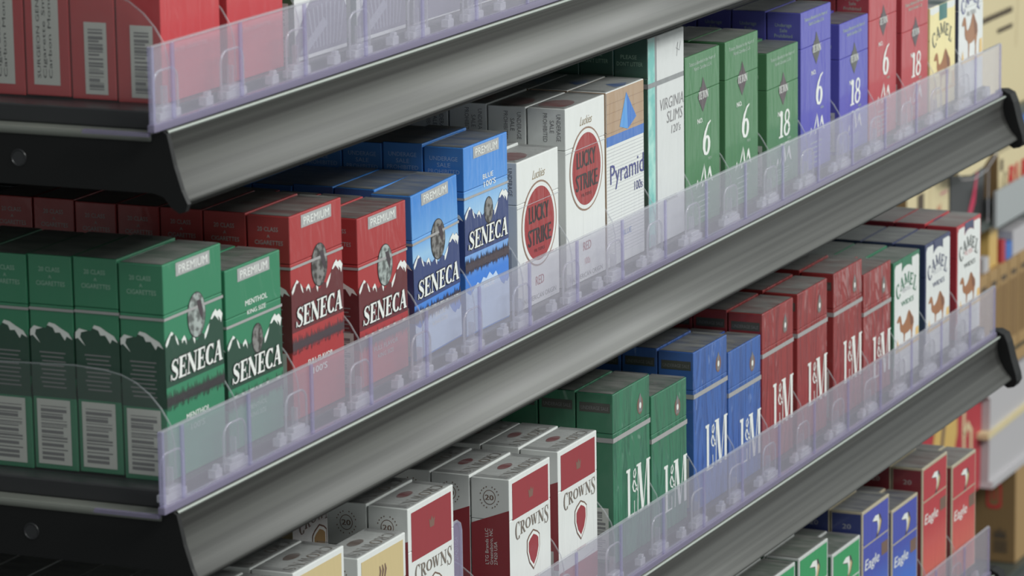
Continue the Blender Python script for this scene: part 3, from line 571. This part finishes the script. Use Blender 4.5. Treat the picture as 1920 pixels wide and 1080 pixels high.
# ------------------------------------------------------------------ shelves
SH = {'top': (172.18, -1.2), 'second': (0.0, 0.0), 'third': (-175.54, 2.6), 'bottom': (-354.07, 5.3)}
X0, X1 = -20.0, 1203.0
PROF = [(-10.5, -6.8), (-12.8, -6.6), (-14.6, -7.6), (-14.8, -9.0), (-13.6, -10.2), (-12.9, -13), (-13.0, -17), (-13.9, -21.5), (-15.6, -26), (-17.8, -30), (-20.2, -33.4), (-22.4, -35.8), (-23.6, -37.3), (-23.8, -38.6), (-22.8, -39.2), (-21.6, -38.8),
        (-21.0, -39.8), (-20.6, -41.2), (-19.4, -41.6), (-18.6, -40.4), (-18.4, -37.5), (-16, -33.5), (-13.8, -29.5), (-12, -25), (-11, -20), (-10.6, -13)]
def shelf(nm):
    z, y = SH[nm]
    r = empty('display_shelf', (0, y, z+ZOFF), 'black steel shelf with a curved grey front channel, the %s one of the stack' % {'top': 'highest', 'second': 'second', 'third': 'third', 'bottom': 'lowest'}[nm], 'shelf', 'steel shelves of the cigarette rack')
    g = G(); g.box(X0, X1, -10.4, 332, -12, -8.6, 'deck_grey', .6); g.build('deck', r)
    g = G(); g.extrude_x(PROF, X0+1.0, X1, 'channel_grey'); g.build('front_channel', r, True)
    ep = [(332, -8.8), (-9, -8.8), (-13.5, -7.2), (-15.4, -8.4), (-16.5, -13), (-18.5, -22), (-22, -33), (-24.8, -39), (-23.5, -42.4), (-20.5, -43.4), (-16.5, -41), (-13, -36.5), (-8, -35), (332, -35)]
    g = G(); g.extrude_x(ep, X0-2.2, X0+0.9, 'steel_black'); e = g.build('end_plate', r)
    b = G(); c = [(60+4.0*math.cos(t), -24+4.0*math.sin(t)) for t in [2*math.pi*i/16 for i in range(16)]]
    b.tube([(X0-2.3, 60+3.6*math.cos(2*math.pi*i/18), -23+3.6*math.sin(2*math.pi*i/18)) for i in range(19)], 0.35, 'tray_black'); b.extrude_x([(60+3.2*math.cos(2*math.pi*i/16), -23+3.2*math.sin(2*math.pi*i/16)) for i in range(16)], X0-2.4, X0-2.0, 'tray_black'); b.build('bolt_hole', e)
    rp = [(-7, -4), (-13, -3.6), (-18, -6), (-20.5, -12), (-23.5, -24), (-27, -35), (-27.8, -40), (-25.5, -44), (-21, -45), (-16, -42), (-11, -36), (-7, -30)]
    g = G(); g.extrude_x(rp, X1, X1+13, 'steel_black'); g.build('end_cap', r)
    g = G(); g.box(X0-3.0, X0+9, -8, 332, -12.2, -8.5, 'flange_lit', 1.4); g.build('side_flange', r)  # flange coloured paler than the end plate, as if lit from above
    g = G(); g.tube([(X0, -14.5, -7.9), (X1, -14.5, -7.9)], 0.75, 'rim_highlight', 8); g.build('channel_highlight', r, True)  # pale tube paints the highlight along the channel's top edge
    g = G(); g.box(X0+6, X1-4, -4.5, 330, -8.5, -0.15, 'tray_black', .8); g.build('base_tray', r)
    return r
def lens(nm):
    z, y = SH[nm]
    r = empty('clear_front_strip', (0, y, z+ZOFF), 'clear lavender plastic strip along the front edge of the %s shelf' % {'top': 'highest', 'second': 'second', 'third': 'third', 'bottom': 'lowest'}[nm], 'plastic strip', 'clear strips along the shelf fronts')
    g = G(); g.box(-30, 1196, -13.2, -12.0, -5, 30.6, 'lens_clear'); g.build('front_panel', r)
    g = G(); g.box(-30, 1196, -13.4, -11.8, 30.6, 31.5, 'clear_rim'); g.build('top_rim', r)
    g = G(); g.box(-31, 1197, -14.4, -10.8, -6.5, -3.0, 'rail_lavender', .5); g.box(-31, -28.4, -10.8, 22, -8.4, -6.8, 'rail_lavender'); g.build('base_rail', r)
    for k in range(20):
        x = 63.82*k-11.5 if k < 19 else 1194
        g = G(); g.box(x-1.3, x+1.3, -14.0, -12.9, -3, 30.8, 'lens_rib', .3); g.build('upright_rib', r)
    g = G(); g.box(-30.6, -28.6, -14.0, -11.5, -3, 31.3, 'lens_rib', .3); g.build('upright_rib', r)
    for k in range(19):
        g = G(); x = 63.82*k+22
        g.box(x, x+7, -11.6, -7.5, -3, 1.2, 'clear_block', .6); g.box(x+1.5, x+5, -11.6, -9, 1.2, 3.4, 'clear_block', .5); g.build('snap_clip', r)
    return r
proto = []
def divider(x, nm, label):
    z, y = SH[nm]
    loc = (x, y, z+ZOFF)
    if proto:
        r = copy_tree(proto[0]); r.location = [c*MM for c in loc]; tag(r, label, 'shelf divider', 'clear dividers between the rows of packs'); return r
    r = empty('shelf_divider', loc, label, 'shelf divider', 'clear dividers between the rows of packs'); proto.append(r)
    curve = [(-5.6, 4), (-5.2, 20), (-3.4, 28), (1, 35), (6.5, 41), (13.5, 46), (21, 49), (30, 50.6), (45, 51.5), (83, 50.3), (328, 50.3)]
    g = G(); g.extrude_x([(-5.6, 0.2)]+curve+[(328, 0.2)], -0.4, 0.4, 'clear_thin'); g.build('wall', r)
    g = G(); g.tube([(0, a, b) for a, b in curve], 0.42, 'edge_clear'); g.build('top_edge', r, True)
    tx0, tx1 = -20.5, 1.0
    def rr(x0, x1, z0, z1, rad): return [(x0, z0), (x1, z0)]+[(x1-rad+rad*math.cos(t), z1-rad+rad*math.sin(t)) for t in [math.pi/2*i/5 for i in range(6)]]+[(x0+rad-rad*math.sin(t), z1-rad+rad*math.cos(t)) for t in [math.pi/2*i/5 for i in range(6)]]
    pr = rr(tx0, tx1, -3.5, 18.5, 6)
    g = G(); g.extrude_y(pr, -9.4, -8.2, 'clear_thin'); g.build('front_tongue', r)
    g = G(); q = pr[1:]+[pr[0]]; g.tube([(a, -8.8, b) for a, b in q], 0.62, 'clear_rim'); g.build('tongue_rim', r, True)
    g = G(); g.box(tx0+1, tx1-1, -11.2, -6, -3.2, 0.4, 'clear_block', .7); g.box(tx0+4, tx1-5, -10.8, -7, 0.4, 2.6, 'clear_block', .6)
    g.box(-9.5, -8, -9, -6, 2, 11, 'clear_rim', .4); g.build('foot_clip', r)
    return r
for nm in SH: shelf(nm); lens(nm)

# ------------------------------------------------------------------ rows of packs: (shelf, k) -> design, x, description, depth count
ROWS = {
 'top': [(0, 'a_red', 3.2, 'tall red pack at left end', 5), (1, 'a_red', 65.4, 'tall red pack beside white one', 2), (2, 'a_white', 132.0, 'white pack with grey arch beside red', 2), (3, 'a_white', 197.7, 'white grey-arch pack, second from red', 2),
         (4, 'a_grey', 262, 'white pack with slate band', 2), (5, 'a_grey', 326, 'slate band pack, second of its kind', 1)],
 'second': [(0, 'sen_green_h', -0.4, 'tall green mountain pack at left end', 5), (1, 'sen_green_k', 57.9, 'short green mountain pack', 3), (2, 'sen_red_h', 123.4, 'tall red mountain pack', 7), (3, 'sen_red_k', 195.2, 'short red mountain pack', 4), (4, 'sen_blue_k', 262.7, 'short blue mountain pack', 5),
            (5, 'sen_blue_h', 319.9, 'tall blue mountain pack', 5), (6, 'lucky_k', 386.6, 'short white pack with red disc', 3), (7, 'lucky_h', 451.9, 'tall white pack with red disc', 5), (8, 'pyramid', 509.2, 'tan-topped white pack with blue triangle', 4), (9, 'slims', 570.6, 'extra-tall white pack with teal stripe', 4),
            (10, 'tet_green_6', 627.8, 'dark green 6 pack beside teal-striped one', 2), (11, 'tet_green_6', 692.1, 'dark green 6 pack beside 18 one', 3), (12, 'tet_green_18', 762.6, 'short dark green 18 pack', 2), (13, 'tet_violet_6', 822.7, 'tall violet 6 pack', 5), (14, 'tet_violet_18', 894.3, 'short violet 18 pack', 2),
            (15, 'tet_red_6', 951.5, 'tall red 6 pack', 3), (16, 'tet_red_18', 1017.5, 'red 18 pack', 2), (17, 'camel_cream', 1076.3, 'cream soft pack with camel', 2), (18, 'camel_white', 1139.9, 'white camel pack at right end', 2)],
 'third': [(1, 'white_gold_100', 60.5, 'leftmost tall white and gold pack', 8), (2, 'crowns_cr_gold_100', 122.5, 'tall gold-panel pack', 3), (3, 'crowns_cr_gold_89', 192.3, 'short gold-panel pack', 1), (4, 'crowns_cr_red_100', 250.5, 'tall red-panel crown pack', 2),
           (6, 'crowns_cr_red_85', 376.1, 'short red-panel pack beside empty slot', 4), (7, 'crowns_cr_red_85', 441.8, 'short red-panel pack beside green', 4), (8, 'lm_green_100', 520.6, 'tall green monogram pack', 4), (9, 'lm_green_86', 578.2, 'short green monogram pack', 3), (10, 'lm_blue_98', 644.7, 'tall blue monogram pack', 4), (11, 'lm_blue_86', 702.2, 'short blue monogram pack', 4),
           (12, 'lm_red_98', 760.2, 'first tall red monogram pack', 4), (13, 'lm_red_98', 823.4, 'second tall red monogram pack', 3), (14, 'lm_red_98', 891.0, 'third tall red monogram pack', 3), (15, 'lm_red_86', 949.4, 'short red monogram pack', 4),
           (16, 'camel_green', 1010.3, 'green-edged camel pack', 4), (17, 'camel_navy', 1077.5, 'navy-edged camel pack', 4), (18, 'camel_red', 1147.3, 'red-edged camel pack at right end', 4)],
 'bottom': [(12, 'eagle_green_100', 771, 'leftmost green eagle pack', 3), (13, 'eagle_green_100', 832.9, 'tall green eagle pack', 3), (14, 'eagle_green_86', 896.4, 'short green eagle pack', 3), (15, 'eagle_blue_100', 955.9, 'tall blue eagle pack', 3), (16, 'eagle_blue_86', 1016.9, 'short blue eagle pack', 3), (17, 'eagle_red_100', 1082.3, 'tall red eagle pack', 3), (18, 'eagle_red_86', 1148.5, 'short red eagle pack', 3)],
}
ORD = ['front', 'second', 'third', 'fourth', 'fifth', 'sixth', 'seventh', 'eighth']
SNAME = {'top': 'top', 'second': 'second', 'third': 'third', 'bottom': 'lowest'}
rnd = random.Random(11)
for nm, rows in ROWS.items():
    z, y = SH[nm]; prev = None
    for k, key, x, desc, n in rows:
        d = DESIGN[key]
        for i in range(n):
            kk = key
            if key == 'a_red' and i >= 2: kk = 'a_red_text'
            lift = 0.0 if i == 0 else rnd.uniform(0, 1.0)
            jx = 0.0 if i == 0 else rnd.uniform(-0.25, 0.25)
            rot = (0, math.radians(-2.2), 0) if (nm, k) == ('second', 4) and i == 0 else (0, 0, 0)
            dz = 0.0 if not rot[1] else 0.0
            pack(kk, (x+jx-(2 if rot[1] else 0)+(0 if not rot[1] else -1.2), y+i*(d['D']+0.9), z+ZOFF+lift), '%s, %s in its row on the %s shelf' % (desc, ORD[i], SNAME[nm]), '%s, its row on the %s shelf' % (desc, SNAME[nm]), rot)
        gx = x-3.5 if prev is None else (prev+x)/2
        divider(gx, nm, 'clear divider left of the %s on the %s shelf' % (desc, SNAME[nm]))
        prev = x+d['W']
    if nm == 'third': divider(311, nm, 'clear divider left of the empty slot on the third shelf')
pack('crowns_cr_gold_100', (313.5, 2.6+99, -175.54+ZOFF), 'gold-shield white pack standing alone deep in the empty slot of the third shelf', 'packs in the empty slot')

def reflection_plate():  # added clear plate, stands in for a refracted reflection of the neighbouring pack
    z, y = SH['third']
    r_ = empty('reflection_standin', (318, y+5, z+ZOFF), 'clear rounded plate imitating a mirrored neighbour pack at the front of the empty slot', 'reflection')
    pr = [(-7, 0), (7, 0), (7, 70), (5.5, 74), (2, 76), (-2, 76), (-5.5, 74), (-7, 70)]
    g = G(); g.extrude_y(pr, -0.7, 0.7, 'lens_rib'); g.build('plate', r_)
    g = G(); g.tube([(a_, 0, b_) for a_, b_ in pr[1:]+[pr[0]]], .8, 'clear_rim'); g.build('rounded_rim', r_)
    g = G(); g.box(-6, 6, -4, 8, 0, 3, 'clear_block', .8); g.build('plate_foot', r_)
reflection_plate()

# ------------------------------------------------------------------ rack back
g = G(); g.box(-60, 1216, 336, 348, -1150+ZOFF, 700+ZOFF, 'back_dark'); o = g.build('wall_back'); o['kind'] = 'structure'
noisemat('floor_tile', (70, 70, 72), (80, 80, 80), 6, 0.4)
g = G(); g.box(-4000, 6000, -5000, 4000, -60, 0, 'floor_tile'); o = g.build('floor'); o['kind'] = 'structure'

# ------------------------------------------------------------------ shelves and boxes beyond the right end (seen out of focus)
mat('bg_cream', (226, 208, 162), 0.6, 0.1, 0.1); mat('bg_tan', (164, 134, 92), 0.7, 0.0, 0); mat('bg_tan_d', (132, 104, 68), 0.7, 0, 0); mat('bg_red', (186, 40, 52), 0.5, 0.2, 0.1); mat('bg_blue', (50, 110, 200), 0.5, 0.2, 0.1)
mat('bg_black', (44, 44, 46), 0.5, 0.2, 0.1); mat('bg_pink', (214, 50, 88), 0.5, 0.2, 0); mat('bg_white', (196, 192, 196), 0.5, 0.1, 0.1); mat('bg_grey', (170, 174, 176), 0.5, 0.1, 0); mat('bg_yellow', (222, 180, 96), 0.5, 0.2, 0); mat('bg_olive', (70, 76, 56), 0.6, 0, 0); mat('bg_inkred', (196, 60, 60), 0.6, 0, 0); mat('bg_inkdark', (84, 72, 60), 0.6, 0, 0); mat('bg_steel', (70, 76, 72), 0.4, 0, 0)
YB = 450.0
g = G(); g.box(2180, 3010, 766, 776, -1150+ZOFF, 100+ZOFF, 'back_dark'); o = g.build('wall_right'); o['kind'] = 'structure'
def bgshelf(z, label, y0=YB-6, x0=2180, x1=3000, lipm='bg_steel', lip=9):
    r = empty('store_shelf', (0, 0, z+ZOFF), label, 'shelf')
    g = G(); g.box(x0, x1, y0, 760, -5, 0, 'bg_steel', .5); g.build('deck', r)
    g = G(); g.box(x0, x1, y0-3, y0, -lip, 1, lipm, .6); g.build('front_edge', r)
    return r
def bgbox(name, x0, x1, z0, z1, m, label, dep=60, y=YB, art=None, cat='box', group=None, side=None, bev=.8):
    r = empty(name, (x0, y, z0+ZOFF), label, cat, group)
    g = G(); g.box(0, x1-x0, 0, dep, 0, z1-z0, m, bev)
    if side:
        for i, f in enumerate(g.f):
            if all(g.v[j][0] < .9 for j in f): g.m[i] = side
    g.build('carton', r)
    if art:
        a = Art(Pf(dep)); art(a, x1-x0, z1-z0)
        for i in range(len(a.g.v)): v = a.g.v[i]; a.g.v[i] = (v[0], v[1]*3, v[2])
        a.build('front_print', r)
    return r
bgshelf(-276, 'out-of-focus grey shelf under the large cream box at upper right', x0=2560)
bgshelf(-383, 'out-of-focus shelf edge right of the tall red-edged camel pack')
bgshelf(-550, 'out-of-focus shelf under the brown cartons at right', lipm='bg_tan', lip=11, x0=2560)
bgshelf(-803, 'low dark shelf under the tan carton at lower right', x0=2400)
def art_cream(a, W, H):
    for i in range(26):
        u = 4+i*5.2; a.rect(u, u+3.9, H*.49, H*.49+5.5+(i % 3), 'bg_inkdark', 1)
    for i in range(12):
        u = 84+i*4.6; a.rect(u, u+3.8, H*.41, H*.41+5, 'bg_inkdark', 1)
    a.rib([(W*.52, H), (W*.46, H*.3)], .8, 'bg_tan', 1); a.rect(0, 10, 2, 20, 'cam_redink', 1)
bgbox('cardboard_box', 2572, 2900, -275.5, -60, 'bg_cream', 'large cream cardboard box with dark lettering at upper right', 120, art=art_cream, side='bg_tan')
bgbox('blue_packet', 2728, 2800, -320.5, -284, 'bg_blue', 'small bright blue packet standing on the cream carton under the cream box', 30, y=452, cat='packet')
def art_r(a, W, H):
    a.ell(W*.2, H*.34, 7, 10, 'bg_inkdark', 1); a.ell(W*.2, H*.34, 5, 8, 'bg_cream', 2); a.text('RUN', W*.3, H*.08, W*.66, H*.56, 'bg_inkred', 2, .05, .1)
    a.rect(8, 17, H*.6, H*.86, 'bg_inkdark', 2)
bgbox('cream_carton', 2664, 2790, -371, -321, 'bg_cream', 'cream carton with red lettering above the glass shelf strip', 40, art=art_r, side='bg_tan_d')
g = G(); g.box(2610, 2900, YB-16, YB-12, -392+ZOFF, -352+ZOFF, 'bg_grey', .5); o = g.build('price_strip'); tag(o, 'pale grey price strip below the cream carton with red lettering', 'price strip')
def art_l(a, W, H):
    a.rect(34, 54, H-25, H-7, 'bg_inkdark', 2); a.rib([(74, 0), (74, H)], .6, 'bg_tan', 1)
    a.poly([(86, H-46), (92, H-34), (95, H-42), (101, H-28), (104, H-40), (110, H-26), (108, H-46)], 'bg_inkred', 2); a.rect(W*.78, W*.95, H*.72, H*.76, 'cam_redink', 2)
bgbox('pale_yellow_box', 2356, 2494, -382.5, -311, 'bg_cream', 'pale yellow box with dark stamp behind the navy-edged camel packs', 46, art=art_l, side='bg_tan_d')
def art_b(a, W, H): a.poly([(30, 4), (44, 16), (56, 12), (76, 34), (96, 66), (84, 24), (64, 4)], 'bg_pink', 2); a.poly([(18, 2), (30, 16), (40, 4)], 'bg_pink', 2)
bgbox('black_box', 2498, 2616, -382.5, -296, 'bg_black', 'black box with pink-red streak right of the pale yellow box', 40, art=art_b)
# clear bag with cream and red print hanging in front of the black box
r = empty('clear_bag', (2440, YB-22, -312+ZOFF), 'clear bag with cream and red print hanging above the black box', 'bag')
g = G(); out = [(0, 40), (4, 16), (20, 4), (60, -2), (104, 0), (134, 10), (150, 26), (152, 44)]; g.extrude_y([(x_, z_) for x_, z_ in out], 0, 9, 'bg_cream'); g.build('wrapped_pack', r)
a = Art(lambda u, v, L: (u, -.6-L*.2, v))
for i in range(8): a.poly([(40+i*11, 14), (46+i*11, 14), (49+i*11, 34), (43+i*11, 34)], 'bg_inkred', 1)
a.build('red_lettering', r)
g = G(); g.tube([(-4, -3, 42), (2, -3, 12), (20, -3, 0), (60, -3, -6), (104, -3, -4), (137, -3, 7), (154, -3, 25), (156, -3, 46)], .8, 'clear_rim'); g.tube([(108, -4, -4), (104, -5, -60)], .8, 'clear_rim'); g.build('bag_seam', r)
for x0, x1, z0, z1, m, lb, yy in [(2654, 2684, -446.8, -401, 'bg_yellow', 'small yellow packet under the grey price strip', 456), (2690, 2704, -446.8, -422, 'bg_red', 'small red packet standing on the brown cartons', 453),
        (2626, 2645, -446.8, -430, 'bg_white', 'small white packet above the brown cartons, left', 453), (2706, 2728, -446.8, -428, 'bg_blue', 'small blue packet above the brown cartons', 453), (2731, 2800, -446.8, -418, 'bg_white', 'white packet at far right above the brown cartons', 453)]:
    bgbox('small_packet', x0, x1, z0, z1, m, lb, 18, y=yy, cat='packet')
# row of brown cartons
for i in range(6):
    x0 = 2600+i*36
    def ab(a, W, H): a.rect(4, W-4, 14, H-22, 'bg_tan_d', 1); a.rect(8, W-8, H-18, H-12, 'bg_inkdark', 1)
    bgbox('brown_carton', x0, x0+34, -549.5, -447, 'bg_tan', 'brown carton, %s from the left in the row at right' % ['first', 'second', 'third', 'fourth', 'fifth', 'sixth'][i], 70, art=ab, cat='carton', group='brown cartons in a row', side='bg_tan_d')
# white open tray and red board with figure 6
r = empty('white_bin', (2640, YB, -686+ZOFF), 'white open bin between the brown cartons and tan carton at right', 'bin')
g = G(); g.extrude_y([(0, 0), (240, 0), (240, 120), (-10, 108), (-12, 103), (4, 96)], 0, 80, 'bg_white'); g.build('body', r)
g = G(); g.extrude_y([(-14, 54), (250, 60), (250, 66), (-14, 60)], -4, 84, 'bg_cream'); g.build('middle_rim', r)
g = G(); g.extrude_y([(-2, -4), (250, -4), (250, 3), (0, 3)], -5, 84, 'bg_white'); g.build('lower_rim', r)
def art6(a, W, H):
    a.rect(W-88, W-2, 0, H, 'bg_red', 1)
    c = W-52
    a.rib([(c+13, H*.88), (c, H*.97), (c-12, H*.84), (c-14, H*.6), (c-12, H*.36), (c, H*.26), (c+12, H*.36), (c+12, H*.54), (c, H*.62), (c-11, H*.54)], 8.0, 'bg_cream', 2)
    a.poly([(W-205, 10), (W-150, H), (W-89, H), (W-89, H*.6), (W-105, H*.4), (W-140, 0)], 'bg_yellow', 2); a.poly([(W-130, H), (W-116, H), (W-150, H*.3), (W-158, H*.3)], 'cr_brown', 3); a.poly([(W-118, H*.3), (W-100, H*.46), (W-96, H*.2), (W-112, 4)], 'bg_olive', 2)
bgbox('red_poster_board', 2420, 2646, -690, -556, 'bg_red', 'red display board with a large cream figure 6 above red eagle packs', 12, y=YB+10, art=art6, cat='display board')
def artt(a, W, H): pass
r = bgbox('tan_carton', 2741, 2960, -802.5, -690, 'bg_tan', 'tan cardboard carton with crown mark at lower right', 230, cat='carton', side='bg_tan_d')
a = Art(lambda u, v, L: (-.6-L*.2, 230-u, v))       # print on the carton's left side
def rrect(u0, u1, v0, v1, rad): return [(u1-rad+rad*math.cos(t), v1-rad+rad*math.sin(t)) for t in (0, .8, 1.57)]+[(u0+rad-rad*math.sin(t), v1-rad+rad*math.cos(t)) for t in (0, .8, 1.57)]+[(u0+rad-rad*math.cos(t), v0+rad-rad*math.sin(t)) for t in (0, .8, 1.57)]+[(u1-rad+rad*math.sin(t), v0+rad-rad*math.cos(t)) for t in (0, .8, 1.57)]
a.poly(rrect(196, 214, 62, 94, 5), 'bg_inkred', 1); a.poly(rrect(199, 211, 66, 90, 4), 'bg_tan_d', 2); a.rib([(203, 72), (203, 84), (207, 84), (207, 72)], 1.6, 'bg_inkred', 3)
a.poly([(205, 28), (206, 38), (209, 33), (212, 41), (215, 33), (218, 39), (220, 28)], 'bg_inkdark', 1)
for i in range(3): a.rect(205, 221, 22-i*5, 25-i*5, 'bg_inkdark', 1)
a.build('side_print', r)
